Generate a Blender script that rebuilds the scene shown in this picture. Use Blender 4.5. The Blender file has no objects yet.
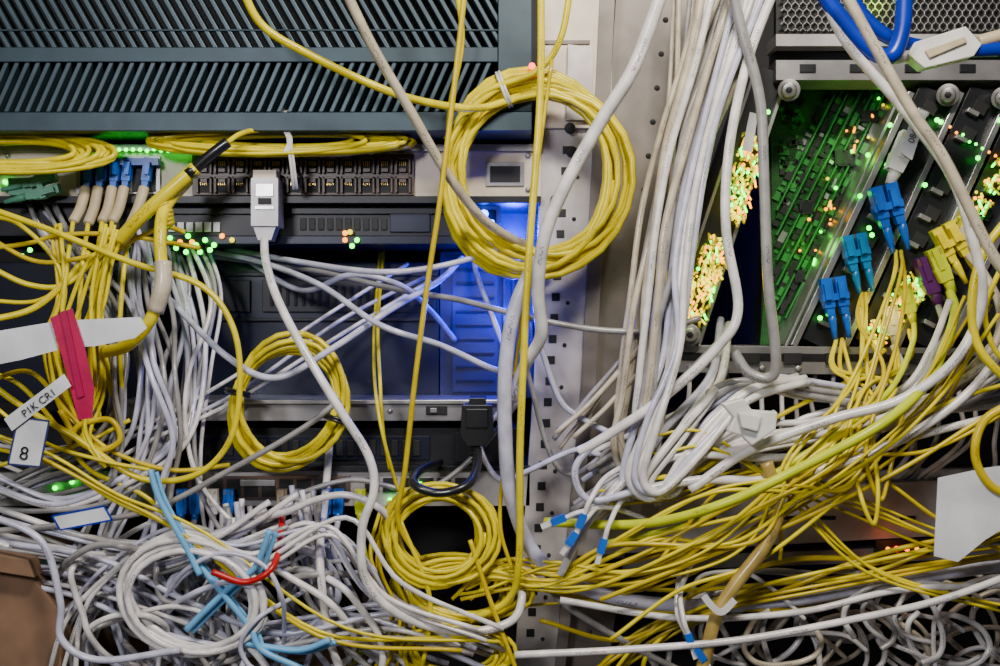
import bpy, math, random
from mathutils import Vector, Matrix
random.seed(7)
D=1.15; ZC=1.25
COL=bpy.context.scene.collection

def P(px,py,d=0.0):
    """survey coordinates (mm on the rack front plane) + distance in front of it (mm) -> world"""
    d=d/1000.0; s=(D-d)/D
    return Vector(((px-500)/1000*s, -d, ZC+(333-py)/1000*s))
def S(d): return (D-d/1000.0)/D/1000.0

# ------------------------------------------------------------ materials
def new_mat(name):
    m=bpy.data.materials.new(name); m.use_nodes=True
    nt=m.node_tree; b=nt.nodes['Principled BSDF']
    return m,nt,b
def mat(name,col,rough=0.5,metal=0.0,var=0.25,scale=40,bump=0.0,trans=0.0,emit=None,es=0,coat=0):
    m,nt,b=new_mat(name)
    tc=nt.nodes.new('ShaderNodeTexCoord'); n=nt.nodes.new('ShaderNodeTexNoise')
    n.inputs['Scale'].default_value=scale; n.inputs['Detail'].default_value=4
    nt.links.new(tc.outputs['Object'],n.inputs['Vector'])
    r=nt.nodes.new('ShaderNodeValToRGB'); r.color_ramp.elements[0].position=0.3; r.color_ramp.elements[1].position=0.7
    lo=[max(0,c*(1-var)) for c in col]; hi=[min(1,c*(1+var*0.5)) for c in col]
    r.color_ramp.elements[0].color=(*lo,1); r.color_ramp.elements[1].color=(*hi,1)
    nt.links.new(n.outputs['Fac'],r.inputs['Fac']); nt.links.new(r.outputs['Color'],b.inputs['Base Color'])
    b.inputs['Roughness'].default_value=rough; b.inputs['Metallic'].default_value=metal
    if coat: b.inputs['Coat Weight'].default_value=coat; b.inputs['Coat Roughness'].default_value=0.12
    if trans: b.inputs['Transmission Weight'].default_value=trans
    if bump:
        bp=nt.nodes.new('ShaderNodeBump'); bp.inputs['Strength'].default_value=bump; bp.inputs['Distance'].default_value=0.001
        nt.links.new(n.outputs['Fac'],bp.inputs['Height']); nt.links.new(bp.outputs['Normal'],b.inputs['Normal'])
    if emit:
        b.inputs['Emission Color'].default_value=(*emit,1); b.inputs['Emission Strength'].default_value=es
    return m
def jacket(name,col,rough=0.38,ink=(0.05,0.05,0.06),amount=0.5,var=0.3,coat=0.45,spec=0.5):
    """cable jacket with a printed legend running along it and grime"""
    m=mat(name,col,rough,0,var,60,coat=coat)
    nt=m.node_tree; b=nt.nodes['Principled BSDF']; base=b.inputs['Base Color'].links[0].from_socket
    b.inputs['Specular IOR Level'].default_value=spec
    uv=nt.nodes.new('ShaderNodeUVMap'); uv.uv_map='UVMap'
    sp=nt.nodes.new('ShaderNodeSeparateXYZ'); nt.links.new(uv.outputs['UV'],sp.inputs[0])
    def math_(op,a,v=None,b2=None):
        k=nt.nodes.new('ShaderNodeMath'); k.operation=op
        if hasattr(a,'is_linked'): nt.links.new(a,k.inputs[0])
        else: k.inputs[0].default_value=a
        if b2 is not None: nt.links.new(b2,k.inputs[1])
        elif v is not None: k.inputs[1].default_value=v
        return k.outputs[0]
    def noise1(sx,sy):
        mp=nt.nodes.new('ShaderNodeMapping'); mp.inputs['Scale'].default_value=(sx,sy,1)
        nt.links.new(uv.outputs['UV'],mp.inputs['Vector'])
        n=nt.nodes.new('ShaderNodeTexNoise'); n.inputs['Scale'].default_value=1; n.inputs['Detail'].default_value=0
        nt.links.new(mp.outputs[0],n.inputs['Vector']); return n.outputs['Fac']
    a=math_('GREATER_THAN',noise1(900,14),0.52)
    g=math_('GREATER_THAN',noise1(22,0.01),1-amount)
    v=math_('ABSOLUTE',math_('SUBTRACT',sp.outputs[1],0.5)); v=math_('LESS_THAN',v,0.05)
    k=math_('MULTIPLY',a,b2=g); k=math_('MULTIPLY',k,b2=v); k=math_('MULTIPLY',k,0.65)
    mx=nt.nodes.new('ShaderNodeMix'); mx.data_type='RGBA'
    nt.links.new(k,mx.inputs['Factor']); nt.links.new(base,mx.inputs['A']); mx.inputs['B'].default_value=(*ink,1)
    nt.links.new(mx.outputs['Result'],b.inputs['Base Color'])
    return m
def led(name,col,s):
    m,nt,b=new_mat(name); b.inputs['Base Color'].default_value=(*col,1)
    b.inputs['Emission Color'].default_value=(*col,1); b.inputs['Emission Strength'].default_value=s
    return m

YEL=jacket('yellow_jacket',(0.74,0.61,0.0),0.28,(0.2,0.12,0.0),0.4,0.18,0.12,0.35)
YEL2=jacket('yellow_jacket_deep',(0.60,0.45,0.0),0.3,(0.2,0.12,0.0),0.3,0.2,0.12,0.35)
LIME=jacket('lime_jacket',(0.56,0.64,0.01),0.3,(0.1,0.1,0.0),0.3,0.15,0.12,0.35)
WHT=jacket('white_jacket',(0.76,0.73,0.71),0.3,amount=0.4,var=0.3)
LIL=jacket('cool_grey_jacket',(0.54,0.54,0.67),0.3,amount=0.35,var=0.3)
GRY=jacket('grey_jacket',(0.29,0.28,0.275),0.34,amount=0.4)
BEI=jacket('beige_jacket',(0.52,0.45,0.33),0.33,amount=0.45)
TAN=jacket('aged_tan_jacket',(0.40,0.28,0.07),0.3,amount=0.3)
BLU=mat('blue_jacket',(0.002,0.022,0.36),0.3)
BLK=mat('black_rubber',(0.008,0.008,0.009),0.35,coat=0.4)
RED=mat('red_jacket',(0.5,0.003,0.003),0.35)
PUR=mat('purple_boot',(0.08,0.008,0.11),0.45)
LCB=mat('blue_connector',(0.003,0.11,0.55),0.28)
LCC=mat('cyan_connector',(0.004,0.18,0.42),0.28)
MINT=mat('mint_connector',(0.12,0.40,0.26),0.4)
BOOT=mat('beige_boot',(0.5,0.41,0.26),0.45)
WPL=mat('white_plastic',(0.70,0.69,0.66),0.35,var=0.15)
PAPER=mat('label_paper',(0.66,0.68,0.71),0.6,var=0.25,scale=25)
MAG=mat('magenta_tape',(0.65,0.004,0.12),0.3,trans=0.45)
LBL=mat('light_blue_jacket',(0.14,0.42,0.72),0.35)
TEAL=mat('teal_painted_steel',(0.020,0.042,0.057),0.45,0.3,bump=0.05)
TEAL2=mat('teal_slat_paint',(0.032,0.057,0.075),0.42,0.3)
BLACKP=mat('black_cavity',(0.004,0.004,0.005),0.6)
DARK=mat('dark_chassis_paint',(0.013,0.014,0.018),0.4,0.3,bump=0.05)
NAVY=mat('navy_chassis_paint',(0.009,0.012,0.03),0.35,0.3)
NAVY2=mat('blue_grey_panel_paint',(0.022,0.026,0.08),0.4,0.1)
BEIGP=mat('beige_panel_paint',(0.68,0.58,0.46),0.5,0.1,0.15)
RAIL=mat('rack_rail_paint',(0.48,0.45,0.44),0.42,0.3,0.35,25,0.05)
RAIL2=mat('weathered_rail_paint',(0.18,0.155,0.135),0.5,0.3,0.4,18,0.08)
SILV=mat('brushed_steel',(0.58,0.57,0.56),0.32,0.9,0.25,30)
SILD=mat('dull_steel',(0.33,0.32,0.325),0.4,0.7,0.3,25)
PORT=mat('port_housing_plastic',(0.09,0.055,0.04),0.4)
CARD=mat('cardboard',(0.22,0.125,0.07),0.8,0,0.3,30,0.2)
GOLD=mat('gold_contacts',(0.8,0.55,0.15),0.3,0.9)
LG=led('led_green',(0.01,1.0,0.02),7); LY=led('led_lime_yellow',(0.9,0.75,0.0),1.6)
LO=led('led_amber',(1.0,0.30,0.0),4); LB=led('led_blue',(0.02,0.08,1.0),25); LR=led('led_red',(1.0,0.02,0.01),9)
def pcb_mat():
    m,nt,b=new_mat('pcb_green')
    tc=nt.nodes.new('ShaderNodeTexCoord')
    br=nt.nodes.new('ShaderNodeTexBrick'); br.inputs['Scale'].default_value=110
    br.inputs['Color1'].default_value=(0.006,0.06,0.010,1); br.inputs['Color2'].default_value=(0.002,0.02,0.005,1); br.inputs['Mortar'].default_value=(0.02,0.15,0.02,1)
    br.inputs['Mortar Size'].default_value=0.025
    mp=nt.nodes.new('ShaderNodeMapping'); mp.inputs['Rotation'].default_value=(math.pi/2,0,0)
    nt.links.new(tc.outputs['Object'],mp.inputs[0]); nt.links.new(mp.outputs[0],br.inputs['Vector'])
    nt.links.new(br.outputs['Color'],b.inputs['Base Color']); b.inputs['Roughness'].default_value=0.35
    return m
PCB=pcb_mat()
PCBL=mat('pcb_component_green',(0.02,0.20,0.03),0.4)

# ------------------------------------------------------------ mesh builder
class MB:
    def __init__(s): s.v=[];s.f=[];s.mi=[];s.uv=[];s.mats=[];s.sm=[]
    def m(s,mt):
        if mt not in s.mats: s.mats.append(mt)
        return s.mats.index(mt)
    def add(s,vs,fs,mt,smooth=False,uvs=None):
        o=len(s.v); s.v+= [tuple(v) for v in vs]; k=s.m(mt)
        for i,f in enumerate(fs):
            s.f.append(tuple(o+j for j in f)); s.mi.append(k); s.sm.append(smooth)
            s.uv.append(uvs[i] if uvs else [(0,0)]*len(f))
    def prism(s,pts,d1,d2,mt):
        """flat plate whose outline is given on its front face, extruded straight back from d1 to d2"""
        a=[P(x,y,d1) for x,y in pts]; b=[Vector((p.x,-d2/1000.0,p.z)) for p in a]
        n=len(pts)
        ar=sum(a[i].x*a[(i+1)%n].z-a[(i+1)%n].x*a[i].z for i in range(n))
        fs=[tuple(range(n)),tuple(range(2*n-1,n-1,-1))]+[(i,n+i,n+(i+1)%n,(i+1)%n) for i in range(n)]
        if ar<0: fs=[tuple(reversed(f)) for f in fs]
        s.add(a+b,fs,mt)
    def rect(s,x0,y0,x1,y1,d1,d2,mt): s.prism([(x0,y0),(x1,y0),(x1,y1),(x0,y1)],d1,d2,mt)
    def strip(s,xa,ya,xb,yb,w,d1,d2,mt):
        L=math.hypot(xb-xa,yb-ya); nx,ny=-(yb-ya)/L*w,(xb-xa)/L*w
        s.prism([(xa+nx,ya+ny),(xb+nx,yb+ny),(xb-nx,yb-ny),(xa-nx,ya-ny)],d1,d2,mt)
    def tube(s,pts,rad,mt,seg=10,caps=True):
        n=len(pts)
        if not isinstance(rad,(list,tuple)): rad=[rad]*n
        T=[]
        for i in range(n):
            t=pts[min(i+1,n-1)]-pts[max(i-1,0)]
            T.append(t.normalized() if t.length>1e-9 else Vector((0,0,1)))
        up=Vector((0,-1,0))
        if abs(T[0].dot(up))>0.9: up=Vector((1,0,0))
        nrm=(up-T[0]*up.dot(T[0])).normalized()
        vs=[];L=0;Ls=[]
        for i in range(n):
            if i: 
                L+=(pts[i]-pts[i-1]).length
                nrm=nrm-T[i]*nrm.dot(T[i])
                nrm=nrm.normalized() if nrm.length>1e-6 else T[i].orthogonal().normalized()
            Ls.append(L); bn=T[i].cross(nrm)
            for k in range(seg):
                a=2*math.pi*k/seg+math.pi
                vs.append(pts[i]+(nrm*math.cos(a)+bn*math.sin(a))*rad[i])
        fs=[];uv=[]
        for i in range(n-1):
            for k in range(seg):
                k2=(k+1)%seg
                fs.append((i*seg+k,i*seg+k2,(i+1)*seg+k2,(i+1)*seg+k))
                uv.append([(Ls[i],k/seg),(Ls[i],(k+1)/seg),(Ls[i+1],(k+1)/seg),(Ls[i+1],k/seg)])
        if caps:
            fs.append(tuple(reversed(range(seg)))); uv.append([(0,0)]*seg)
            fs.append(tuple((n-1)*seg+k for k in range(seg))); uv.append([(0,0)]*seg)
        s.add(vs,fs,mt,True,uv)
    def build(s,name,bevel=0):
        me=bpy.data.meshes.new(name); me.from_pydata(s.v,[],s.f)
        for m in s.mats: me.materials.append(m)
        me.polygons.foreach_set('material_index',s.mi); me.polygons.foreach_set('use_smooth',s.sm)
        ul=me.uv_layers.new(name='UVMap'); flat=[c for f in s.uv for p in f for c in p]
        ul.data.foreach_set('uv',flat); me.update()
        o=bpy.data.objects.new(name,me); COL.objects.link(o)
        if bevel:
            b=o.modifiers.new('bevel','BEVEL'); b.width=bevel; b.segments=2; b.limit_method='ANGLE'
        return o

def cr(pts,per=10):
    out=[];n=len(pts)
    for i in range(n-1):
        p0=pts[max(i-1,0)];p1=pts[i];p2=pts[i+1];p3=pts[min(i+2,n-1)]
        if i==0: p0=p1*2-p2
        if i==n-2: p3=p2*2-p1
        for k in range(per):
            t=k/per;t2=t*t;t3=t2*t
            out.append(0.5*((2*p1)+(p2-p0)*t+(2*p0-5*p1+4*p2-p3)*t2+(3*p1-p0-3*p2+p3)*t3))
    out.append(pts[-1].copy()); return out
def path(pts,ds,jit=0):
    n=len(pts);res=[]
    for i,p in enumerate(pts):
        t=i/(n-1)*(len(ds)-1);k=min(int(t),len(ds)-2) if len(ds)>1 else 0
        d=ds[0] if len(ds)==1 else ds[k]+(ds[k+1]-ds[k])*(t-k)
        jx=random.uniform(-jit,jit);jy=random.uniform(-jit,jit)
        res.append(P(p[0]+jx,p[1]+jy,d+random.uniform(-jit,jit)))
    return res
def cable(name,pts,r,mt,ds=(60,),jit=0,mb=None,per=10):
    own=mb is None
    if own: mb=MB()
    dm=sum(ds)/len(ds)
    mb.tube(cr(path(pts,ds,jit),per),r*S(dm),mt,seg=12 if r>3 else 8)
    if own: return mb.build(name)
def bundle(mb,pts,n,spread,r,mts,ds,dspread=15,jit=4):
    for i in range(n):
        o1=(random.uniform(-1,1),random.uniform(-1,1));o2=(random.uniform(-1,1),random.uniform(-1,1))
        m=len(pts);q=[];dd=random.uniform(-dspread,dspread)
        for j,p in enumerate(pts):
            t=j/(m-1);sp=p[2] if len(p)>2 else spread
            q.append((p[0]+sp*(o1[0]*(1-t)+o2[0]*t)+random.uniform(-jit,jit),p[1]+sp*0.7*(o1[1]*(1-t)+o2[1]*t)+random.uniform(-jit,jit)))
        mt=random.choice(mts);rr=r*random.uniform(0.82,1.12)
        mb.tube(cr(path(q,[d+dd for d in ds],1.5),8),rr*S(sum(ds)/len(ds)),mt,seg=10 if r>2.5 else 8)
def coil_pts(cx,cy,rx,ry,n,band,d0,dth,rot=0,ph=0,dsin=0,steps=26):
    pts=[];f1=[random.uniform(-1,1) for _ in range(n*3+4)];f2=[random.uniform(-1,1) for _ in range(n*3+4)];f3=[random.uniform(-1,1) for _ in range(n*3+4)]
    def nz(f,t):
        u=t*3/(2*math.pi);k=int(u);w=u-k;w=w*w*(3-2*w);return f[k]*(1-w)+f[k+1]*w
    N=n*steps
    for i in range(N+1):
        t=2*math.pi*i/steps;k=1+band*nz(f1,t)
        x=rx*k*math.cos(t+ph);y=ry*k*math.sin(t+ph)
        X=x*math.cos(rot)-y*math.sin(rot);Y=x*math.sin(rot)+y*math.cos(rot)
        pts.append(P(cx+X+3*nz(f2,t),cy+Y+3*nz(f3,t),d0+dth*nz(f2,t)+dsin*math.sin(t+ph)))
    return pts
def coil(name,cx,cy,rx,ry,n,r,band,mt,d0,dth=14,rot=0,ph=0,dsin=0,ties=(),mb=None):
    own=mb is None
    if own: mb=MB()
    mb.tube(coil_pts(cx,cy,rx,ry,n,band,d0,dth,rot,ph,dsin),r*S(d0),mt,seg=8)
    for a,m2 in ties:
        c=(cx+rx*math.cos(a)*math.cos(rot)-ry*math.sin(a)*math.sin(rot),cy+ry*math.sin(a)*math.cos(rot)+rx*math.cos(a)*math.sin(rot))
        R=band*rx*1.0+r+1
        for off in (-1.5,1.5):
            ring=[]
            for k in range(17):
                t=2*math.pi*k/16; ring.append(P(c[0]+math.cos(a+rot)*R*math.cos(t)-math.sin(a+rot)*off,c[1]+math.sin(a+rot)*R*math.cos(t)+math.cos(a+rot)*off,d0+(dth+r+2)*math.sin(t)))
            mb.tube(ring,1.5*S(d0),m2,seg=6,caps=False)
    if own: return mb.build(name)
def rot2(x,y,a): return x*math.cos(a)-y*math.sin(a), x*math.sin(a)+y*math.cos(a)
def lc(mb,px,py,d,ang,mt,bootm=None,sc=1.0,duplex=True):
    bootm=bootm or mt
    for o in ((-5.2,5.2) if duplex else (0,)):
        def R(x,y): 
            a,b=rot2((x+o)*sc,y*sc,ang);return (px+a,py+b)
        mb.prism([R(-4,-14),R(4,-14),R(4,8),R(-4,8)],d+8*sc,d,mt)
        mb.prism([R(-2.2,-10),R(2.2,-10),R(2.2,2),R(-2.2,2)],d+12*sc,d+8*sc,mt)
        mb.prism([R(-3.2,8),R(3.2,8),R(2.6,14),R(-2.6,14)],d+7*sc,d+1,mt)
        a=[P(*R(0,y),d+4*sc) for y in (13,18,24,32)]
        mb.tube(a,[3*sc*S(d),3.1*sc*S(d),2.4*sc*S(d),1.7*sc*S(d)],bootm,seg=8)
    def R0(x,y):
        a,b=rot2(x*sc,y*sc,ang);return (px+a,py+b)
    if duplex: mb.prism([R0(-10,-2),R0(10,-2),R0(10,3),R0(-10,3)],d+9.5*sc,d+2,mt)
def rj45(mb,px,py,d,ang,mt,bootm,sc=1.0):
    def R(x,y): 
        a,b=rot2(x*sc,y*sc,ang);return (px+a,py+b)
    mb.prism([R(-6,-12),R(6,-12),R(6,9),R(-6,9)],d+8*sc,d-2,mt)
    mb.prism([R(-2.5,-12),R(2.5,-12),R(2,7),R(-2,7)],d+10.5*sc,d+8*sc,mt)
    for k in range(8): mb.prism([R(-5+k*1.35,-11),R(-4.4+k*1.35,-11),R(-4.4+k*1.35,-6),R(-5+k*1.35,-6)],d+8.4*sc,d+8*sc,GOLD)
    mb.prism([R(-6.6,5),R(6.6,5),R(5.4,17),R(-5.4,17)],d+9*sc,d-2,bootm)
    mb.tube([P(*R(0,y),d+4) for y in (15,20,28)],[5*sc*S(d),4.4*sc*S(d),3.4*sc*S(d)],bootm,seg=10)
def dot(mb,x,y,d,r,mt):
    mb.tube([P(x,y,d-2),P(x,y,d),P(x,y,d+r*0.5)],[r*S(d),r*S(d),r*0.5*S(d)],mt,seg=8)

# ------------------------------------------------------------ room shell
def plane(name,vs,mt):
    mb=MB(); mb.add([Vector(v) for v in vs],[(0,1,2,3)],mt); return mb.build(name)
FL=mat('vinyl_floor',(0.16,0.16,0.17),0.5,0,0.3,8); WL=mat('wall_paint',(0.3,0.29,0.28),0.8,0,0.1,5)
plane('floor',[(-2.5,-2.6,0),(2.5,-2.6,0),(2.5,1.3,0),(-2.5,1.3,0)],FL)
plane('wall_back',[(-2.5,1.3,0),(2.5,1.3,0),(2.5,1.3,2.9),(-2.5,1.3,2.9)],WL)

# ------------------------------------------------------------ racks
mb=MB()
mb.prism([(538,-140),(612,-140),(612,130),(588,380),(556,700),(512,700),(534,380),(541,130)],0,-18,RAIL)
mb.prism([(606,-140),(622,-140),(596,380),(562,700),(552,700),(582,380)],8,-60,RAIL2)
mb.prism([(545,-140),(602,-140),(606,60),(600,128),(543,128)],6,0,BEIGP)
mb.prism([(545,40),(590,40),(590,44),(545,44)],8,6,RAIL2); mb.prism([(568,44),(594,48),(592,120),(566,120)],12,6,RAIL)
for y in range(150,660,21):
    t=y/640; x=578-t*48
    mb.prism([(x-4,y-4),(x+4,y-4),(x+4,y+4),(x-4,y+4)],0.8,0.2,BLACKP)
    if y%2: mb.tube([P(x+12,y+6,0),P(x+12,y+6,1)],[2.2/1000]*2,BLACKP,seg=8)
for x,y in ((570,128),(572,152),(556,200)): mb.tube([P(x,y,0),P(x,y,10)],[6/1000,5/1000],BLACKP,seg=14)
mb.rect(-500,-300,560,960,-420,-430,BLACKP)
mb.prism([(-520,-300),(-480,-300),(-480,1500),(-520,1500)],0,-420,RAIL)
mb.prism([(512,700),(556,700),(556,1570),(512,1570)],0,-18,RAIL)
mb.build('server_rack',0.0006)
mb=MB()
mb.prism([(625,-140),(718,-140),(700,60),(612,640),(604,720),(556,720),(590,380)],-12,-40,RAIL2)
mb.prism([(700,-140),(722,-140),(704,60),(640,520),(628,520),(690,60)],-4,-60,RAIL)
for y in range(20,640,34):
    x=668-y*0.125; mb.tube([P(x,y,-12),P(x,y,-11)],[3/1000]*2,BLACKP,seg=10)
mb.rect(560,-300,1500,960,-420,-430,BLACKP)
mb.prism([(556,720),(604,720),(604,1570),(556,1570)],-12,-40,RAIL2)
mb.prism([(1460,-300),(1500,-300),(1500,1500),(1460,1500)],0,-420,RAIL2)
mb.build('server_rack',0.0006)

# top vented chassis
mb=MB()
X0,X1=-60,532
mb.rect(X0,-80,X1,-60,50,-300,TEAL)
mb.rect(498,-60,X1,112,50,-300,TEAL)
mb.rect(X0,47,498,62,50,20,TEAL)
mb.rect(X0,112,X1,131,56,-300,TEAL)
mb.rect(X0,-60,498,112,-10,-300,BLACKP)
x=X0-40
while x<498:
    mb.prism([(x,-58),(x+5,-58),(x+65,48),(x+60,48)] if x+66<500 else [(x,-58),(x+5,-58),(min(x+65,498),48-max(0,x+65-498)*1.7),(min(x+60,498),48-max(0,x+60-498)*1.7)],48,30,TEAL2)
    x+=11.5
x=X0
while x<470:
    mb.prism([(x+22,62),(x+27,62),(x+5,112),(x,112)],48,30,TEAL2); x+=10.5
mb.rect(X0,29,498,31,49,44,TEAL2)
mb.build('vented_equipment_chassis',0.0008)

# beige ethernet switch
mb=MB()
mb.rect(-60,150,541,198,2,-250,BEIGP)
mb.rect(-60,144,541,151,8,-250,SILD)
mb.rect(-60,196,541,203,10,-250,DARK)
mb.rect(192,154,414,195,6,2,PORT)
for r in range(2):
    for c in range(12):
        x=196+c*18.1;y=157+r*19.5
        mb.rect(x,y,x+15.5,y+16,6.6,5.9,BLACKP)
        mb.rect(x,y,x+2,y+16,11,6,PORT);mb.rect(x+13.5,y,x+15.5,y+16,11,6,PORT)
        mb.rect(x,y,x+15.5,y+2,11,6,PORT);mb.rect(x+4,y+11+(-9 if r else 0),x+11,y+15+(-9 if r else 0),10,6,PORT)
        for k in range(4): mb.rect(x+4+k*2,y+4,x+4.8+k*2,y+9,8,6.5,GOLD)
mb.rect(76,156,160,194,6,2,SILD)
for k in range(6): mb.rect(80+k*13,158,91+k*13,192,6.5,6,BLACKP)
mb.rect(486,162,524,186,4,2,SILD); mb.rect(490,166,520,182,5,4,BLACKP)
for k in range(10): mb.rect(198+k*22,150.5,206+k*22,152.5,3,2,BLACKP)
for x,y in ((528,156),(528,190),(8,156),(8,190)): dot(mb,x,y,3,3,SILV)
mb.build('ethernet_switch',0.0004)

# black gear below
mb=MB()
mb.rect(-60,206,462,236,-8,-250,DARK)
mb.rect(160,236,462,244,-4,-250,NAVY)
mb.rect(165,208,460,214,-4,-8,DARK)
for k in range(12): mb.rect(300+k*9,218,306+k*9,230,-6,-8,BLACKP)
mb.rect(390,210,430,232,-5,-8,NAVY)
for k in range(6): 
    mb.rect(168+k*9,222,175+k*9,232,-5,-8,SILD)
mb.build('rack_server',0.0005)
mb=MB()   # blue-lit bay
mb.rect(440,204,541,398,-90,-300,NAVY2)
mb.rect(440,250,541,253,-78,-90,DARK)
mb.prism([(452,262),(498,262),(498,392),(452,392)],-84,-90,NAVY2)
for k in range(9): mb.rect(456,268+k*14,494,271+k*14,-82,-84,NAVY)
for k in range(4): mb.rect(503+k*9,262,506+k*9,392,-80,-90,NAVY2)
mb.rect(470,206,500,232,-20,-90,SILD); mb.rect(474,210,496,228,-18,-20,BLACKP)
mb.build('storage_appliance',0.0005)
mb=MB()
mb.rect(-60,262,439,402,-90,-300,NAVY)
mb.rect(110,272,438,276,-86,-90,DARK); mb.rect(110,318,438,321,-84,-90,DARK)
mb.rect(120,280,250,312,-85,-90,DARK); mb.rect(262,280,436,312,-86,-90,DARK)
for k in range(21): mb.rect(270+k*8,286,273+k*8,306,-84,-86,BLACKP)
mb.build('storage_appliance',0.0006)
mb=MB()
mb.rect(120,402,512,421,0,-260,SILD); mb.rect(120,400,512,404,4,-260,SILV)
mb.rect(426,406,447,415,2,0,BLACKP); mb.rect(430,408,437,413,4,2,SILD)
for x in (150,210,330,390,480): dot(mb,x,411,1,3,SILV)
mb.build('rack_shelf',0.0006)
mb=MB()
mb.rect(-60,428,518,466,-14,-260,DARK); mb.rect(150,436,430,460,-12,-14,NAVY)
for k in range(24): mb.rect(160+k*11,440,167+k*11,456,-10,-12,BLACKP)
mb.rect(455,432,505,462,-11,-14,BLACKP)
mb.build('power_distribution_unit',0.0006)
mb=MB()
mb.rect(-60,468,530,506,0,-260,RAIL); mb.rect(-60,466,530,471,6,-260,DARK)
mb.rect(170,476,350,500,3,0,PORT)
for c in range(10):
    mb.rect(174+c*17.5,479,188+c*17.5,497,3.6,3,BLACKP)
for c in range(6): mb.rect(365+c*18,478,379+c*18,492,2,0,BLACKP); 
mb.rect(240,480,275,486,5,3,SILV)
mb.build('ethernet_switch',0.0005)
mb=MB()
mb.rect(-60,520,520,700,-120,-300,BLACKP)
mb.rect(-60,560,520,566,-100,-120,DARK)
mb.build('rack_server')

# right modular chassis with slanted blades
mb=MB()
mb.rect(776,60,1120,80,6,-40,SILD); mb.rect(776,34,1120,46,10,-30,RAIL); mb.rect(776,46,1120,60,-10,-40,DARK)
mb.rect(776,-60,1120,34,-20,-30,BLACKP)
for r in range(12):
    for c in range(44):
        x=784+c*7.6+(r%2)*3.8; y=-42+r*6.6
        mb.prism([(x-3.6,y),(x,y-3.1),(x+3.6,y),(x+3.0,y+0.8),(x,y-1.9),(x-3.0,y+0.8)],-8,-12,SILD)
        mb.prism([(x-0.5,y-3),(x+0.5,y-3),(x+0.5,y-6.4),(x-0.5,y-6.4)],-8,-12,SILD)
for x in (800,850,905,960): mb.rect(x,64,x+16,72,8,6,DARK)
def blade(xa,xb,w,d1,d2,m_,ya=92,yb=346): mb.strip(xa,ya,xb,yb,w,d1,d2,m_)
blade(772,682,15,-6,-80,DARK,70,345); blade(789,699,1.6,0,-80,SILV,70,345); blade(755,664,1.6,0,-80,SILD,70,345)
blade(912,794,3.0,4,-110,SILV); blade(902,786,1.2,0,-10,SILD)
blade(938,820,19,-4,-110,DARK); blade(962,846,2.8,4,-110,SILV)
blade(988,872,18,-4,-110,DARK); blade(1012,898,2.8,4,-110,SILV)
blade(1040,925,19,-4,-110,DARK); blade(1066,950,2.8,4,-110,SILV); blade(1100,980,26,-4,-110,DARK)
mb.prism([(655,345),(1120,350),(1120,378),(645,372)],4,-120,SILD)
mb.prism([(655,352),(1120,357),(1120,364),(652,360)],5,4,DARK)
for k in range(10): dot(mb,690+k*36,368,5,4,SILV)
for k in range(7): mb.rect(700+k*42,353,718+k*42,364,8,5,BLACKP)
for (xa,xb) in ((938,820),(988,872),(1040,925)):
    for k in range(9):
        t=(k+0.6)/9.6; x=xa+(xb-xa)*t;y=92+254*t
        mb.strip(x-3,y+5,x+3,y-6,7,2,-4,BLACKP); mb.strip(x-8,y+6,x-6,y+2,6,3,-4,SILD)
for x,y in ((789,90),(948,95),(1003,98),(690,335)):
    mb.tube([P(x,y,0),P(x,y,14)],[11/1000]*2,SILD,seg=20); mb.tube([P(x,y,14),P(x,y,19)],[8/1000,6.5/1000],SILV,seg=20)
    mb.tube([P(x,y,19),P(x,y,19.5)],[3.5/1000]*2,BLACKP,seg=6)
mb.build('modular_switch_chassis',0.0004)
mb=MB()
mb.prism([(770,86),(930,84),(925,110),(800,345),(760,345),(772,200)],-70,-74,PCB)
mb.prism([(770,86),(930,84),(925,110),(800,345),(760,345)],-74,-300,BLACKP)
for j in range(12):       # component rows run parallel to the blades
    xs=775+j*12.5
    for i in range(36):
        y=94+i*6.8; x=xs+55-(y-92)*0.5+random.uniform(-1.5,1.5)
        if x>905-(y-92)*0.5-3 or x<776: continue
        w=random.choice([1.5,2.5,4,5]); mb.strip(x+w*0.5,y-w,x-w*0.5,y+w,random.choice([1.2,2.2,3.2]),-70+random.uniform(1.5,6),-70,random.choice([BLACKP,BLACKP,PCBL,PCBL,PCB,SILD]))
    x0=xs+60
    if x0<900: mb.strip(x0,94,max(x0-112,777),94+ (x0-max(x0-112,777))*2,0.7,-62,-70,PCBL)
for i in range(60):
    x=random.uniform(778,800);y=random.uniform(92,200); mb.rect(x,y,x+random.uniform(2,6),y+random.uniform(2,6),-66,-70,random.choice([BLACKP,PCBL,BLACKP]))
for (x,y,w,h) in ((835,150,20,16),(800,200,14,14),(860,110,18,12),(795,270,10,12)):
    mb.rect(x,y,x+w,y+h,-62,-70,BLACKP); mb.rect(x+2,y+2,x+w-2,y+h-2,-61.5,-62,DARK)
mb.build('circuit_board')

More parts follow.
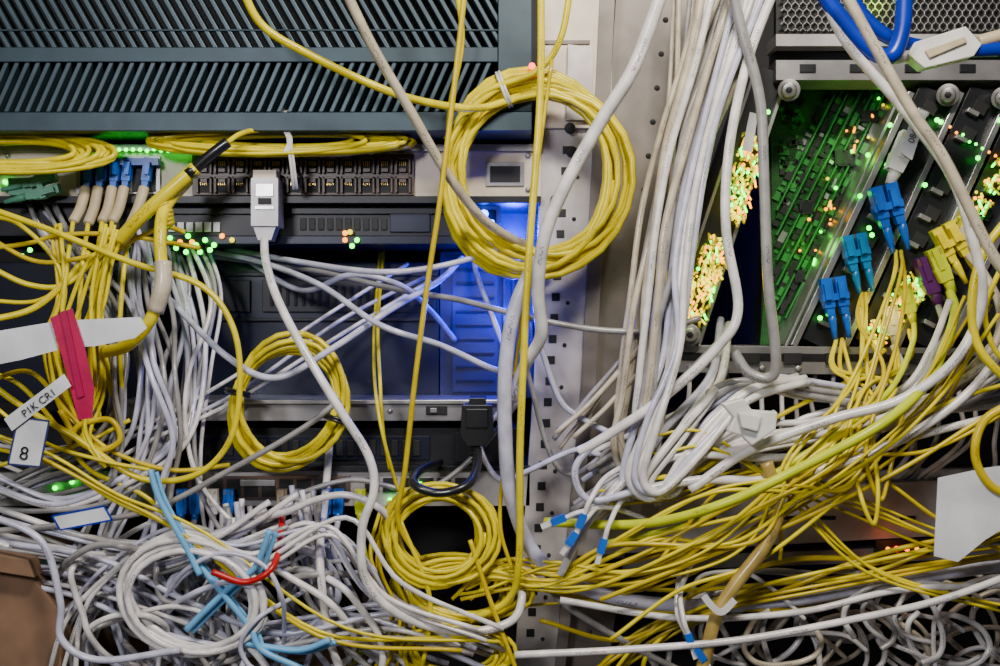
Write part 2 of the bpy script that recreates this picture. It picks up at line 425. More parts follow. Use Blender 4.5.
# LEDs
mb=MB()
for x in list(range(84,192,7)): dot(mb,x,150+random.uniform(-1,1),12,2.1,LG)
for x,y in ((170,238),(180,242),(188,236),(196,245),(205,240),(214,245),(345,240),(352,246),(357,240),(186,252),(200,252),(345,233),(222,236),(232,240),(176,248),(192,242),(210,250),(350,232)):
    dot(mb,x,y,0,2.8,random.choice([LG,LY,LG,LG,LO]))
for x,y in ((72,482),(55,488),(12,185),(5,182),(22,256),(30,250),(120,482),(390,500),(400,500),(420,484)): dot(mb,x,y,6,2.6,LG)
dot(mb,532,66,66,3.5,LR); dot(mb,484,214,-12,4.5,LB); dot(mb,478,226,-12,3.5,LB); dot(mb,492,222,-12,2.5,LB)
for k in range(5): dot(mb,512+k*5,208,-84,1.6,LB)
mb.build('status_leds')
mb=MB()
def sparkle(xa,ya,xb,yb,n,w,d,ms):
    L=math.hypot(xb-xa,yb-ya)
    for i in range(n):
        t=random.random();o=random.uniform(-w,w);x=xa+(xb-xa)*t-(yb-ya)/L*o;y=ya+(yb-ya)*t+(xb-xa)/L*o
        dd=d+random.uniform(-3,8)
        if random.random()<0.5: dot(mb,x,y,dd,random.uniform(0.9,2.2),random.choice(ms))
        else: mb.tube([P(x,y,dd-4),P(x+random.uniform(-4,4),y+random.uniform(3,8),dd+2)],[1.2/1000]*2,random.choice(ms),seg=6)
sparkle(754,135,732,222,220,12,6,[LY,LY,YEL,YEL,LG,LO,YEL]); sparkle(720,236,690,320,260,13,6,[LY,YEL,LG,YEL,YEL,LY,LO])
sparkle(985,195,955,240,90,11,12,[LY,YEL,YEL,LG,LO]); sparkle(920,280,872,340,200,13,10,[LY,YEL,LG,YEL,YEL,LO,LY])
sparkle(1010,150,990,190,60,8,4,[LG,LY,YEL,YEL,LO])
sparkle(880,95,800,260,22,16,-62,[LG,LY,LO,LG])
for x,y in ((887,165),(893,166),(869,228),(872,235),(937,120),(941,122),(842,282),(978,158),(925,185),(905,235),(868,155),(860,196),(768,112),(890,125),(820,318),(1000,120),(955,180)): dot(mb,x,y,6,2.6,LG)
for k in range(8): dot(mb,950+k*6.5,128+random.uniform(-2,2)+k*4,4,1.6,random.choice([LG,LO]))
dot(mb,955,357,10,3,LO)
mb.build('status_leds')
mb=MB()
for x,m_,r in ((888,LO,2.2),(897,LR,3.0),(907,LR,2.6),(917,LO,2.2)): dot(mb,x,549,-2,r,m_)
mb.prism([(876,541),(930,539),(930,555),(876,557)],-4,-12,DARK)
mb.build('led_indicator_module')

# lower right shelves
mb=MB()
mb.prism([(590,498),(950,480),(1060,478),(1060,530),(940,536),(576,556)],-10,-200,RAIL)
mb.prism([(560,560),(1060,542),(1060,556),(556,574)],-12,-200,SILD)
mb.prism([(610,505),(660,502),(656,520),(604,524)],-8,-10,SILD)
mb.prism([(600,380),(1100,385),(1100,478),(585,498)],-110,-200,DARK)
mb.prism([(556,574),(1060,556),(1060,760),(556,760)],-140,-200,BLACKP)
for k in range(7): mb.rect(700+k*40,516,716+k*40,520,-9,-10,BLACKP)
mb.build('rack_shelf',0.0006)

mb=MB()
mb.prism([(-40,560),(30,575),(60,612),(62,720),(-40,720)],96,-60,CARD); mb.prism([(-40,548),(28,560),(34,578),(-40,566)],112,90,CARD)
mb.prism([(120,640),(360,650),(380,720),(120,720)],-20,-80,CARD)
mb.build('cardboard_box',0.001)

# ------------------------------------------------------------ yellow coils
coil('yellow_fiber_coil',534,174,84,91,17,3.1,0.17,YEL,55,13,rot=0.1,ties=((math.pi*1.35,WPL),))
coil('yellow_fiber_coil',288,402,51,60,9,2.9,0.16,YEL,45,9,rot=0.35,ties=((3.0,BLK),(0.0,BLK)))
coil('yellow_fiber_coil',438,535,50,45,16,2.4,0.27,YEL,80,16)
coil('yellow_fiber_coil',462,588,56,28,13,2.3,0.25,YEL,60,16,rot=0.1)
coil('yellow_fiber_coil',455,652,48,24,11,2.3,0.22,YEL,70,14)
coil('yellow_fiber_coil',8,153,84,15,20,2.7,0.32,YEL,36,12,dsin=14)
coil('yellow_fiber_coil',278,141,104,9,15,2.5,0.34,YEL,36,10,dsin=10,ties=((1.45,WPL),))

# ------------------------------------------------------------ yellow long runs
Yl=[([(238,-20),(262,25),(310,55),(380,88),(430,103),(480,108),(520,96)],4.0,(140,110,60)),
([(466,-20),(455,80),(440,200),(428,280),(415,380),(405,470),(398,520),(420,560)],2.8,(140,120,85)),
([(541,-20),(540,100),(530,240),(524,350),(520,450),(519,560),(508,600),(470,620)],3.7,(120,120,80)),
([(552,60),(533,200),(520,330),(508,430),(500,520),(512,570)],2.0,(90,90)),
([(572,-20),(560,40),(535,72),(480,95),(446,140)],3.3,(90,60)),
([(455,-20),(462,40),(450,110),(448,180)],2.8,(100,60)),
([(384,250),(378,320),(380,380),(383,430),(390,470)],1.8,(-85,50,50)),
([(380,252),(374,340),(378,410),(395,480),(405,500)],1.8,(-85,60,70)),
([(-20,205),(50,230),(130,262),(200,285),(232,325),(240,380),(230,440),(195,475),(140,478),(80,440),(20,405),(-20,375)],3.1,(80,90,80)),
([(-20,232),(40,262),(110,250),(160,228),(185,232)],2.4,(60,)),
([(-20,262),(30,285),(70,282),(110,240)],2.8,(70,50)),
([(-20,322),(30,310),(62,285),(90,252)],3.4,(80,50)),
([(-20,300),(40,300),(85,265),(130,245)],2.2,(60,50)),
([(-20,250),(30,243),(60,235),(120,235),(200,248)],2.4,(60,)),
([(-20,370),(20,385),(60,430),(90,470),(150,500),(200,560)],2.4,(80,60)),
([(-20,385),(30,372),(70,415),(110,450),(170,470),(230,465)],2.4,(90,60)),
([(-20,470),(40,455),(90,440),(130,420)],2.2,(90,60)),
([(60,410),(78,440),(100,450),(120,440),(110,420),(80,425),(70,440)],3,(80,)),
([(-20,395),(40,440),(100,460),(150,470)],2.0,(90,)),
([(-20,215),(20,225),(60,270),(62,330),(70,400)],2.4,(60,)),
([(545,590),(640,610),(740,605),(860,560),(940,540),(1020,528)],2.6,(60,70)),
([(560,575),(660,590),(760,585),(860,575),(940,545),(1020,500)],2.2,(60,)),
([(600,600),(700,560),(800,520),(900,470),(980,420),(1020,395)],2.4,(110,110)),
([(610,640),(680,590),(760,560),(860,480),(900,430),(955,400),(1020,380)],2.2,(110,)),
([(842,339),(856,400),(852,450),(862,500),(874,524),(878,490),(872,430),(866,350),(866,293)],2.2,(18,120,120,18)),
([(901,251),(905,290),(895,350),(872,420),(866,460),(880,500),(890,470),(905,400)],2.2,(18,120,100)),
([(640,480),(700,470),(740,440),(790,410),(850,380),(885,350)],2.4,(110,30)),
([(660,560),(720,490),(780,470),(850,455),(930,450),(1020,405)],2.0,(110,)),
([(780,560),(790,500),(860,470),(940,520),(1020,560)],2.0,(100,)),
([(540,620),(620,640),(700,610),(800,610),(900,590),(1020,580)],2.4,(60,)),
([(580,680),(640,640),(700,590),(790,560),(880,560)],2.8,(60,)),
([(1020,205),(985,250),(972,300),(980,350),(1020,392)],4.4,(140,)),
([(1020,225),(1000,270),(985,310),(995,350),(1020,372)],2.8,(120,)),
([(1020,400),(985,420),(975,455),(990,485),(1020,500)],4.4,(140,)),
([(640,690),(650,650),(700,610),(770,590)],2.4,(60,)),([(400,520),(430,600),(420,680)],2.4,(90,)),([(470,540),(490,600),(520,680)],2.4,(90,))]
j=lambda a:random.uniform(-a,a)
for i_,(sx,sy) in enumerate(((901,251),(896,251),(866,293),(862,293),(842,339),(836,339),(909,330),(897,345))):
    for k in range(2 if i_%2 else 1):
        Yl.append(([(sx,sy),(sx+j(3)-2,sy+30),(872+j(26),400+j(18)),(820+j(34),465+j(26)),(740+j(30),515+j(30)),(640+j(26),560+j(24)),(560+j(10),578+j(16)),(500+j(15),575+j(14)),(470+j(20),590+j(10))],random.choice([1.6,2.0,2.3]),(18,60,115,120,100,80,70)))
for p,r,ds in Yl: cable('yellow_fiber_cable',p,r,random.choice([YEL,YEL,YEL2]),ds)
cable('lime_patch_cable',[(950,292),(955,312),(945,345),(925,385),(880,425),(800,468),(720,505),(640,524),(545,522)],4.8,LIME,(24,100,150,140,70))
cable('lime_patch_cable',[(914,322),(912,345),(890,390),(840,430),(780,470),(700,520),(600,545)],3.0,LIME,(14,90,115,90))
mb=MB(); bundle(mb,[(55,230),(60,290),(50,340),(60,400),(90,440)],5,9,2.2,[YEL,YEL2],(60,70),8)
bundle(mb,[(110,225),(95,300),(100,380),(85,430),(110,460)],5,9,2.0,[YEL],(70,80),8)
bundle(mb,[(540,580),(640,575),(740,535),(860,460),(940,390),(990,300)],6,28,1.8,[YEL,YEL2],(50,115,110),15,7)
bundle(mb,[(590,690),(640,640),(720,600),(820,575),(1020,540)],7,22,1.8,[YEL,YEL2],(50,70),15,6)
bundle(mb,[(395,500),(380,560),(400,620),(380,690)],7,18,2.0,[YEL,YEL2],(60,70),15)
bundle(mb,[(600,500),(680,490),(760,470),(850,500),(960,540),(1020,530)],4,24,1.7,[YEL,YEL2],(90,100),12)
bundle(mb,[(660,450),(720,440),(790,480),(880,560),(1020,600)],3,20,1.8,[YEL],(110,100),12)
bundle(mb,[(-20,430),(60,460),(120,500),(200,540),(330,640),(480,650)],3,20,2.0,[YEL,YEL2],(110,100),12)
mb.build('yellow_fiber_cable_bundle')

mb=MB()
mb.tube(cr([P(196,168,80),P(165,195,82),P(140,218,80),P(120,240,70)]),7*S(70),YEL,seg=14)
mb.tube(cr([P(228,142,82),P(212,154,82),P(196,168,80)]),5.6*S(70),BLK,seg=12); mb.tube([P(196,168,80),P(188,175,81)],[6.5/1000]*2,BLK,seg=12)
mb.tube(cr([P(228,142,82),P(240,134,70),P(258,130,50),P(300,128,40)]),2.6*S(60),YEL,seg=8)
for k in range(4): mb.tube(cr([P(122,238,70),P(112-k*8,262,70),P(105-k*14,300+k*8,70),P(90-k*12,350,70),P(100-k*8,420,70)]),2.2*S(60),YEL,seg=8)
mb.build('yellow_fiber_breakout_cable')
mb=MB()
mb.tube(cr([P(188,180,60),P(165,208,80),P(160,240,95),P(162,285,100),P(150,320,100),P(128,345,95),P(105,352,80)]),6.2*S(75),YEL,seg=14)
mb.tube(cr([P(163,262,97),P(163,285,100),P(155,312,100)],6),8.6*S(82),BEI,seg=12)
for k in range(6): mb.tube([P(163+k*0.6,205+k*4,78),P(164+k*0.6,207+k*4,78)],[8.5/1000]*2,YEL2,seg=14)
mb.build('yellow_fiber_breakout_cable')

# ------------------------------------------------------------ connectors on left switch
mb=MB()
for x,e,yy in ((88,73,236),(100,88,238),(114,102,236),(126,112,236),(146,130,240)):
    a=math.atan2(x-e,70)
    lc(mb,x,172,10,a*0.6,LCB,BOOT,1.05,False)
    mb.tube(cr([P(x-2,188,16),P((x+e)/2,208,26),P(e,yy-14,36)]),[5.2/1000]*20+[4.6/1000],BOOT,seg=10)
    mb.tube(cr([P(e,yy-14,36),P(e-6,yy+30,60),P(e-10,yy+90,65),P(e+random.uniform(-15,15),yy+160,60)]),2.4*S(40),YEL,seg=8)
mb.rect(72,158,158,165,18,6,LCB)
mb.build('fiber_plug')
mb=MB(); lc(mb,40,186,20,1.3,MINT,MINT,1.2); mb.rect(8,178,32,195,24,6,MINT); mb.build('fiber_plug')
mb=MB()
mb.rect(251,178,278,226,34,4,SILD); mb.rect(256,184,273,196,36,34,SILV); mb.rect(255,206,274,209,36,34,SILV); mb.rect(253,170,276,180,30,4,BEIGP)
mb.rect(258,198,271,204,35.5,34,BLACKP)
mb.prism([(253,226),(276,226),(271,240),(258,240)],30,10,SILD)
mb.tube(cr([P(264,236,22),P(266,262,60),P(278,300,90),P(305,352,110),P(340,410,120),P(368,455,120),P(374,490,120),P(362,530,120),P(366,580,120),P(400,615,110),P(460,632,100),P(510,622,90),P(522,595,80),P(514,570,50)]),4.4*S(100),WHT,seg=14)
mb.build('shielded_patch_cable')
mb=MB()
mb.prism([(462,405),(492,405),(494,436),(486,446),(468,446),(460,436)],66,14,BLK); mb.rect(466,409,488,428,68,66,BLK)
mb.rect(469,448-50,486,406,60,14,BLK)
for k in range(5): mb.tube([P(477,446+k*4,50),P(477,448.5+k*4,50)],[(8-k*0.7)/1000]*2,BLK,seg=12)
mb.tube(cr([P(477,440,50),P(477,466,80),P(466,486,110),P(437,493,112),P(414,484,104),P(420,470,60),P(440,462,10)]),4.6*S(80),BLK,seg=12)
mb.build('power_plug',0.0006)
mb=MB()
for c,(x,mt) in enumerate(((181,LCB),(194,LCB),(228,LCB),(282,BOOT),(296,WHT),(310,WHT),(326,LCB),(338,LCB),(360,LIME),(212,WHT))):
    rj45(mb,x,500,8,random.uniform(-0.05,0.05),mt,mt,0.85)
    q=[P(x,520,14),P(x+random.uniform(-6,6),555,25),P(x+random.uniform(-30,25),610,40),P(x+random.uniform(-60,60),680,50)]
    mb.tube(cr(q),2.9/1000,LIL if mt!=LIME else LIME,seg=10)
mb.build('network_plug_row')

# ------------------------------------------------------------ right connectors
mb=MB(); lc(mb,889,205,14,-0.25,LCB,LCB,1.5); mb.build('fiber_plug')
mb=MB(); lc(mb,858,252,14,-0.2,LCC,LCC,1.3); mb.build('fiber_plug')
mb=MB(); lc(mb,836,296,14,-0.15,LCB,LCB,1.35); mb.build('fiber_plug')
mb=MB(); lc(mb,952,242,14,-0.5,YEL,YEL,1.35); mb.build('fiber_plug')
mb=MB(); rj45(mb,928,272,12,-0.3,PUR,PUR,1.3); cable('',[(938,305),(942,330),(920,380),(860,430),(760,470)],3.4,GRY,(16,80,80),mb=mb); mb.build('network_plug')
mb=MB(); rj45(mb,940,262,20,-0.4,LIME,LIME,1.2); mb.build('network_plug')
mb=MB(); rj45(mb,908,296,12,-0.2,LIME,LIME,1.0); rj45(mb,893,318,14,-0.1,WPL,WPL,1.0); mb.build('network_plug')
mb=MB(); rj45(mb,905,148,14,0.4,WPL,WPL,1.4); mb.build('network_plug')
mb=MB(); rj45(mb,968,222,14,0.1,YEL,BEI,1.1); mb.build('network_plug')
for (x,y,a) in ((573,538,0.6),(603,545,0.3),(560,520,1.2),(690,640,-0.3),(700,654,-0.6),(582,520,0.4)):
    mb=MB()
    def R(u,v): 
        p=rot2(u,v,a);return (x+p[0],y+p[1])
    mb.prism([R(-3.6,-6),R(3.6,-6),R(3.6,9),R(-3.6,9)],122,114,LCB); mb.prism([R(-2.4,9),R(2.4,9),R(2.4,20),R(-2.4,20)],120,115,WPL)
    mb.tube(cr([P(*R(0,-6),118),P(*R(0,-22),118),P(*R(6,-50),100),P(*R(30,-80),80)]),2.4/1000,WHT,seg=8)
    mb.build('loose_fiber_plug')

cable('blue_patch_cable',[(812,-25),(838,15),(868,48),(890,56),(902,30),(905,-25)],8.5,BLU,(150,))
cable('blue_patch_cable',[(840,-25),(862,15),(895,40),(950,50),(1020,48)],7.5,BLU,(120,))
mb=MB(); mb.prism([(908,54),(915,42),(966,26),(982,44),(974,56),(925,68)],130,112,WPL); mb.prism([(925,50),(965,36),(968,42),(930,58)],133,130,BOOT)
mb.tube(cr([P(912,55,121),P(888,58,118),P(866,40,116),P(848,0,110),P(840,-30,100)]),5/1000,WPL,seg=12)
mb.tube([P(978,42,121),P(1000,36,121),P(1030,34,120)],[6/1000]*3,BOOT,seg=12)
mb.build('network_plug',0.001)

# ------------------------------------------------------------ white / grey long runs
W=[('beige_patch_cable',[(338,-25),(372,45),(410,110),(445,170),(482,218),(525,246),(552,262)],4.8,BEI,(180,120,20)),
('white_patch_cable',[(668,-25),(635,65),(603,118),(568,180),(545,235),(538,290),(541,335),(525,365),(512,400)],6.6,WHT,(210,160,90)),
('clear_conduit',[(538,258),(516,305),(506,360),(505,430),(512,500),(540,560),(600,594),(690,606),(790,600),(900,580),(1030,560)],7.2,LIL,(110,105,60,50)),
('tan_patch_cable',[(766,462),(778,505),(765,545),(735,585),(715,620),(700,680)],7,TAN,(115,)),
('grey_patch_cable',[(728,-25),(742,30),(760,100),(764,180),(768,280),(776,360),(768,378),(748,372),(734,352)],5.4,GRY,(120,110,90)),
('white_patch_cable',[(815,-25),(845,40),(900,105),(948,170),(970,230),(982,300),(955,360),(900,400),(830,420),(750,450),(690,490)],5.2,WHT,(150,140,110)),
('white_patch_cable',[(780,-25),(748,60),(729,150),(726,230),(738,310),(715,350),(660,400),(600,440),(578,452)],5.0,WHT,(110,)),
('white_patch_cable',[(120,252),(170,300),(225,355),(275,378),(330,350),(390,310),(440,280),(462,258)],3.2,LIL,(-80,90,70,-60)),
('white_patch_cable',[(205,250),(260,262),(320,285),(380,325),(440,345),(490,368),(512,374)],3.0,LIL,(-80,80,60)),
('white_patch_cable',[(225,248),(300,262),(380,272),(450,264),(525,240)],3.0,LIL,(-80,70,50)),
('white_patch_cable',[(200,255),(300,268),(400,290),(460,300),(530,318),(600,330),(660,330),(700,318)],3.0,GRY,(-80,70,70)),
('white_patch_cable',[(240,255),(300,290),(350,275),(400,285),(430,310),(455,340)],2.8,LIL,(-80,60,-80)),
('white_patch_cable',[(540,345),(560,400),(585,420),(620,440),(640,470),(655,495)],3.0,LIL,(50,)),
('white_patch_cable',[(484,222),(474,260),(490,310),(505,350)],2.6,LIL,(-15,20,30)),
('white_patch_cable',[(330,440),(325,500),(320,560),(330,640),(350,690)],4,WHT,(-10,90,90)),
('white_patch_cable',[(520,400),(470,460),(420,490),(350,480),(280,500)],2.6,GRY,(40,)),
('white_patch_cable',[(-20,532),(60,525),(150,510),(230,470),(300,430),(340,400)],3,GRY,(90,)),
('white_patch_cable',[(-20,512),(40,540),(60,600),(62,640),(100,660),(180,650)],3.6,LIL,(125,)),
('white_patch_cable',[(515,655),(620,650),(740,640),(860,618),(940,600),(1020,572)],3.8,WHT,(120,)),
('white_patch_cable',[(560,600),(680,618),(800,612),(900,590),(1020,585)],3.4,WHT,(90,)),
('white_patch_cable',[(700,680),(640,650),(560,600),(545,560)],3.4,GRY,(60,)),
('white_patch_cable',[(1020,300),(1005,345),(960,400),(880,450),(780,478),(700,480),(640,490)],4.6,WHT,(110,)),
('white_patch_cable',[(1020,410),(940,430),(860,450),(770,458),(690,455),(640,470),(590,520),(560,575)],4,WHT,(100,)),
('white_patch_cable',[(968,255),(985,275),(1000,310),(990,350),(930,400),(880,430)],4.2,BEI,(20,80,100)),
('white_patch_cable',[(835,-25),(905,100),(945,160),(990,250),(1020,290)],5.6,BEI,(190,)),
('white_patch_cable',[(640,490),(590,500),(575,470),(600,440),(660,400),(682,330),(694,240),(716,120),(770,-25)],3.6,LIL,(110,)),
('white_patch_cable',[(950,300),(930,350),(900,390),(820,420),(740,425),(700,440)],3.4,WHT,(60,)),
('white_patch_cable',[(893,346),(900,370),(860,400),(800,420),(770,440)],3.2,WHT,(18,50,50)),
('white_patch_cable',[(520,345),(560,470),(620,440),(680,380),(720,340)],2.6,GRY,(40,)),
('violet_patch_cable',[(510,400),(480,440),(500,480),(530,470),(575,450),(600,455)],2.8,LIL,(60,)),
]
for n,p,r,m_,ds in W: cable(n,p,r,m_,ds)
mb=MB(); cable('',[(281,506),(281,535),(272,568),(245,582),(212,572)],3.2,RED,(50,122,126),mb=mb); mb.build('red_patch_cable')
for p in ([(192,556),(205,572),(228,600),(250,628),(262,650),(300,668)],[(186,630),(212,604),(238,580),(256,566),(270,530)],[(230,640),(262,646),(300,650),(330,640)],[(150,470),(160,500),(185,545),(200,575)]):
    mb=MB(); cable('',p,3.2,LBL,(112,120),mb=mb); cable('',[(x+6,y+2) for x,y in p],2.6,LBL,(106,112),mb=mb); mb.build('light_blue_patch_cable')

# centre descending bundle
mb=MB()
C=[BEI,WHT,BEI,GRY,GRY]
bundle(mb,[(735,-30,34),(705,60,26),(680,140,22),(662,220,20),(648,300,20),(638,380,22),(632,440,20),(652,492,14)],14,20,3.9,C,(70,80,70),26,3)
bundle(mb,[(765,-30,18),(732,60,14),(700,150,12),(682,250,12),(668,330,16),(650,420,18),(640,480,20)],7,14,3.9,C,(90,90,70),20,3)
bundle(mb,[(700,-30,30),(690,100,30),(668,220,30),(650,330,26),(600,400,20),(560,440,16)],5,20,2.6,[GRY,BEI],(50,60,50),10,4)
mb.build('grey_network_cable_bundle')
mb=MB()
bundle(mb,[(752,-30,14),(718,80,12),(692,180,10),(678,270,10),(674,350,12),(645,430,16),(632,480,14),(655,494,8),(690,450,14),(740,400,14),(800,380,14)],6,16,3.7,[WHT,LIL,WHT,BEI],(90,100,110,100,60),18,3)
bundle(mb,[(725,325,6),(715,380,10),(670,440,12),(640,485,10),(665,492,8),(700,450,10),(760,420,12)],5,10,3.8,[WHT,LIL,WHT],(-30,90,110,100,80),10,3)
bundle(mb,[(1030,340,40),(950,400,24),(860,430,18),(770,445,18),(700,462,14),(640,480,14),(585,520,14)],10,20,3.3,[WHT,BEI,GRY],(70,80,60),22,6)
bundle(mb,[(1030,400,24),(920,410,18),(820,395,18),(740,388,16),(690,420,20),(600,470,24)],8,20,3.0,[WHT,GRY,LIL],(40,60,50),15,6)
mb.build('grey_network_cable_bundle')
mb=MB()
for k in range(18):
    x=690+k*18; q=[P(x,372,-10),P(x+random.uniform(-6,6),400,-5),P(x+random.uniform(-20,10),440,0),P(x+random.uniform(-60,10),475,-20),P(x-60,490,-60)]
    mb.tube(cr(q),2.4/1000,random.choice([GRY,LIL,WHT]),seg=8)
mb.build('grey_network_cable_bundle')

# ------------------------------------------------------------ left & bottom tangle
mb=MB()
A=[LIL,WHT,LIL,GRY,WHT,GRY]
bundle(mb,[(135,222,18),(138,290,30),(150,360,34),(150,430,38),(135,500,44),(120,580,60),(150,690,90)],14,20,2.6,A,(-30,55,55,60),24,9)
bundle(mb,[(190,236,14),(205,300,26),(185,380,30),(180,450,36),(190,520,44),(230,600,60)],8,20,2.5,A,(-40,30,50),18,10)
bundle(mb,[(-20,480,30),(60,500,24),(130,480,24),(190,430,24),(200,340,16),(180,250,14)],7,20,2.6,A,(60,60,-40),14,7)
bundle(mb,[(35,190,12),(60,240,16),(110,310,24),(120,380,24),(100,450,24),(20,480,20),(-20,500,20)],7,14,2.5,A,(-15,50,50),10,6)
bundle(mb,[(-20,450,30),(60,470,30),(150,440,30),(230,400,20),(330,330,20),(420,280,20)],3,20,2.2,A,(20,40,-70),10,7)
mb.build('white_network_cable_tangle')
mb=MB()
bundle(mb,[(-20,520,26),(60,545,24),(140,560,24),(220,540,24),(280,510,20)],12,20,2.8,A,(70,60),24,7)
bundle(mb,[(-20,560,34),(80,570,30),(170,610,30),(260,640,28),(380,620,28),(470,650,24)],13,20,2.8,A,(70,70),26,7)
bundle(mb,[(300,505,24),(310,560,24),(330,610,24),(360,640,24),(430,690,24)],10,20,2.9,A,(60,70),20,6)
bundle(mb,[(230,510,14),(235,560,24),(210,620,24),(240,690,24)],9,20,2.9,A,(50,70),20,6)
bundle(mb,[(60,690,40),(90,600,30),(180,530,20),(250,560,20),(330,530,20),(390,600,20),(480,640,20)],9,20,2.4,A,(80,90),24,8)
for k in range(28):
    cx=random.uniform(80,340);cy=random.uniform(560,665);rx=random.uniform(36,95);ry=rx*random.uniform(0.45,0.9)
    a0=random.uniform(0,6.28);sp=random.uniform(4.0,6.2);rt=random.uniform(-0.6,0.6);q=[]
    for jj in range(12):
        t=a0+sp*jj/11;g=1+0.12*math.sin(jj*1.3+k);u,v=rot2(rx*g*math.cos(t),ry*g*math.sin(t),rt);q.append((cx+u,cy+v))
    cable('',q,random.choice([2.4,3.0,3.4]),random.choice(A),(0,50+k*2.5,60+k*2.5,0),mb=mb)
mb.build('white_network_cable_tangle')
coil('white_cable_coil',192,600,66,50,4,3.4,0.16,WHT,112,8,rot=0.2)
coil('white_cable_coil',250,600,90,55,2,3.6,0.14,LIL,75,8,rot=-0.2)
mb=MB()
for k in range(34):
    cx=random.uniform(720,1015);cy=random.uniform(615,685);rx=random.uniform(36,95);ry=rx*random.uniform(0.5,0.8)
    a0=random.uniform(0,6.28);sp=random.uniform(3.5,6.2);rt=random.uniform(-0.5,0.5);q=[]
    for jj in range(12):
        t=a0+sp*jj/11;g=1+0.08*math.sin(jj*1.3+k);u,v=rot2(rx*g*math.cos(t),ry*g*math.sin(t),rt);q.append((cx+u,max(cy+v,572)))
    cable('',q,random.choice([2.4,3.0]),random.choice([GRY,WHT,BEI,WHT]),(-30+k*2.8,-20+k*2.8),mb=mb)
mb.build('white_network_cable_tangle')

# ------------------------------------------------------------ labels, tapes, clips
def sheet(name,pts,d,mt,text=None,tp=None,ta=0,ts=0.013,border=None):
    mb=MB(); mb.prism(pts,d,d-0.8,mt)
    if border:
        n=len(pts)
        for i in range(n):
            a,b=pts[i],pts[(i+1)%n]; mb.strip(a[0],a[1],b[0],b[1],0.9,d+0.5,d,border)
    o=mb.build(name)
    if text:
        c=bpy.data.curves.new('legend','FONT'); c.body=text; c.size=ts; c.extrude=0.0001; c.align_x='CENTER'; c.align_y='CENTER'
        c.materials.append(BLK); t=bpy.data.objects.new('legend',c); COL.objects.link(t)
        t.location=P(tp[0],tp[1],d+1); t.rotation_euler=(math.pi/2,-ta,0); t.parent=o
    return o
NAVB=mat('navy_label_ink',(0.01,0.02,0.12),0.5)
sheet('cable_label',[(-20,334),(52,322),(58,350),(20,360),(-20,368)],126,PAPER)
sheet('cable_label',[(76,320),(140,317),(147,328),(135,338),(96,346),(80,347)],126,PAPER)
sheet('cable_label',[(4,419),(64,374),(71,386),(12,431)],135,PAPER,'P1K CR1',(39,403),0.64,0.0095)
sheet('cable_label',[(18,417),(49,421),(40,467),(8,464)],132,PAPER,'8',(24,454),-0.15,0.017,NAVB)
sheet('cable_label',[(52,516),(104,506),(112,520),(60,530)],132,PAPER,None,border=BLU)
sheet('cable_label',[(938,478),(985,468),(1030,462),(1030,512),(985,540),(958,562),(934,556)],140,PAPER)
sheet('cable_label',[(900,152),(915,108),(928,112),(912,160)],36,PAPER,'0841',(914,134),1.25,0.009)
sheet('cable_label',[(742,150),(750,112),(758,114),(752,152)],20,PAPER)
mb=MB(); mb.prism([(50,318),(72,308),(84,345),(94,388),(92,418),(78,420),(66,370)],129,128,MAG); mb.prism([(60,312),(66,310),(84,396),(78,398)],131,129,MAG); mb.build('magenta_marker_tape')
mb=MB(); mb.prism([(722,404),(744,398),(752,410),(778,412),(776,430),(752,446),(742,436),(728,432),(734,418)],140,128,WPL); mb.prism([(738,412),(762,416),(758,432),(742,428)],146,140,WPL); mb.build('plastic_cable_clip',0.0015)
def strap(name,pts,w,d,mt):
    mb=MB(); q=cr([P(x,y,d) for x,y in pts],8)
    vs=[];n=len(q)
    for i in range(n):
        t=(q[min(i+1,n-1)]-q[max(i-1,0)]).normalized(); s_=t.cross(Vector((0,1,0))).normalized()*w/1000
        vs+=[q[i]+s_,q[i]-s_,q[i]-s_+Vector((0,0.0015,0)),q[i]+s_+Vector((0,0.0015,0))]
    fs=[]
    for i in range(n-1):
        for k in range(4): fs.append((i*4+k,i*4+(k+1)%4,(i+1)*4+(k+1)%4,(i+1)*4+k))
    mb.add(vs,fs,mt); mb.build(name)
strap('white_cable_tie',[(704,596),(712,606),(722,612),(735,600)],3,128,WPL)
strap('white_cable_tie',[(284,128),(290,140),(286,152)],2.4,52,WPL)

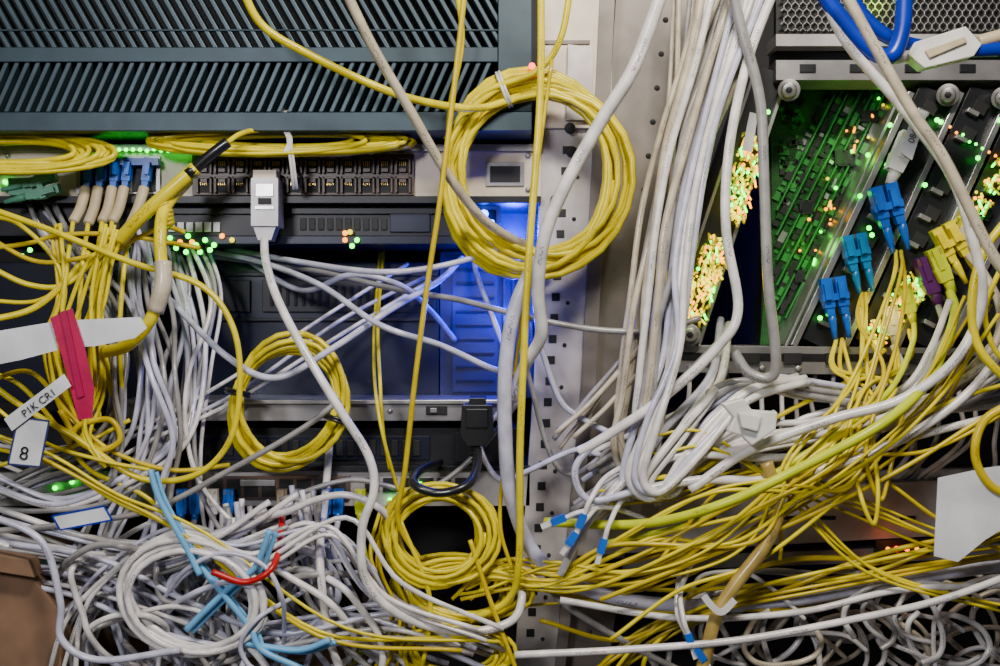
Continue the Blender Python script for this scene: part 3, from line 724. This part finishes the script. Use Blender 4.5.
# ------------------------------------------------------------ lights
def area(name,loc,tgt,size,power,col=(1,1,1),sy=None):
    l=bpy.data.lights.new(name,'AREA'); l.energy=power; l.size=size; l.color=col
    if sy: l.shape='RECTANGLE'; l.size_y=sy
    o=bpy.data.objects.new(name,l); COL.objects.link(o); o.location=loc
    o.rotation_euler=(Vector(tgt)-Vector(loc)).to_track_quat('-Z','Y').to_euler(); return o
area('ceiling_light',(0.18,-0.8,2.0),(0.03,0,1.18),0.32,15.5,(1.0,0.93,0.82),0.12)
area('added_fill_light',(-0.55,-1.5,1.7),(-0.02,0,1.15),0.22,10.5,(0.97,0.95,1.0))  # added fill without a fixture, lightens the gear below the top chassis
def pl(name,loc,e,col,r=0.01):
    l=bpy.data.lights.new(name,'POINT'); l.energy=e; l.color=col; l.shadow_soft_size=r
    o=bpy.data.objects.new(name,l); COL.objects.link(o); o.location=loc
pl('blue_beacon_lamp',P(514,232,-45),1.1,(0.0,0.008,1.0))
pl('blue_beacon_lamp',P(512,318,-45),0.7,(0.0,0.008,1.0))
pl('blue_beacon_lamp',P(455,300,-40),0.18,(0.0,0.008,1.0))
pl('blue_beacon_lamp',P(488,238,30),0.12,(0.005,0.03,1.0),0.005)
pl('blue_beacon_lamp',P(505,345,35),0.05,(0.005,0.02,1.0),0.005)
pl('green_status_lamp',P(850,150,-30),0.035,(0.15,1.0,0.05))
pl('green_status_lamp',P(815,240,-35),0.022,(0.2,1.0,0.05))
pl('green_status_lamp',P(880,0,0),0.05,(0.6,1.0,0.05))
pl('yellow_status_lamp',P(748,185,30),0.03,(1.0,0.75,0.05))
pl('yellow_status_lamp',P(706,280,30),0.03,(1.0,0.75,0.05))
pl('yellow_status_lamp',P(895,310,40),0.03,(1.0,0.8,0.05))
pl('green_status_lamp',P(200,246,25),0.006,(0.5,1.0,0.05),0.004)
pl('amber_status_lamp',P(905,548,25),0.008,(1.0,0.15,0.01),0.004)
w=bpy.data.worlds.new('room_ambient'); bpy.context.scene.world=w; w.use_nodes=True
w.node_tree.nodes['Background'].inputs[0].default_value=(0.9,0.9,1.0,1); w.node_tree.nodes['Background'].inputs[1].default_value=0.07

cam=bpy.data.cameras.new('camera'); co=bpy.data.objects.new('camera',cam); COL.objects.link(co)
co.location=(0,-D,ZC); co.rotation_euler=(math.pi/2,0,0); cam.sensor_width=36; cam.lens=36*D; cam.clip_start=0.01
cam.dof.use_dof=True; cam.dof.focus_distance=D-0.06; cam.dof.aperture_fstop=5.0
bpy.context.scene.camera=co
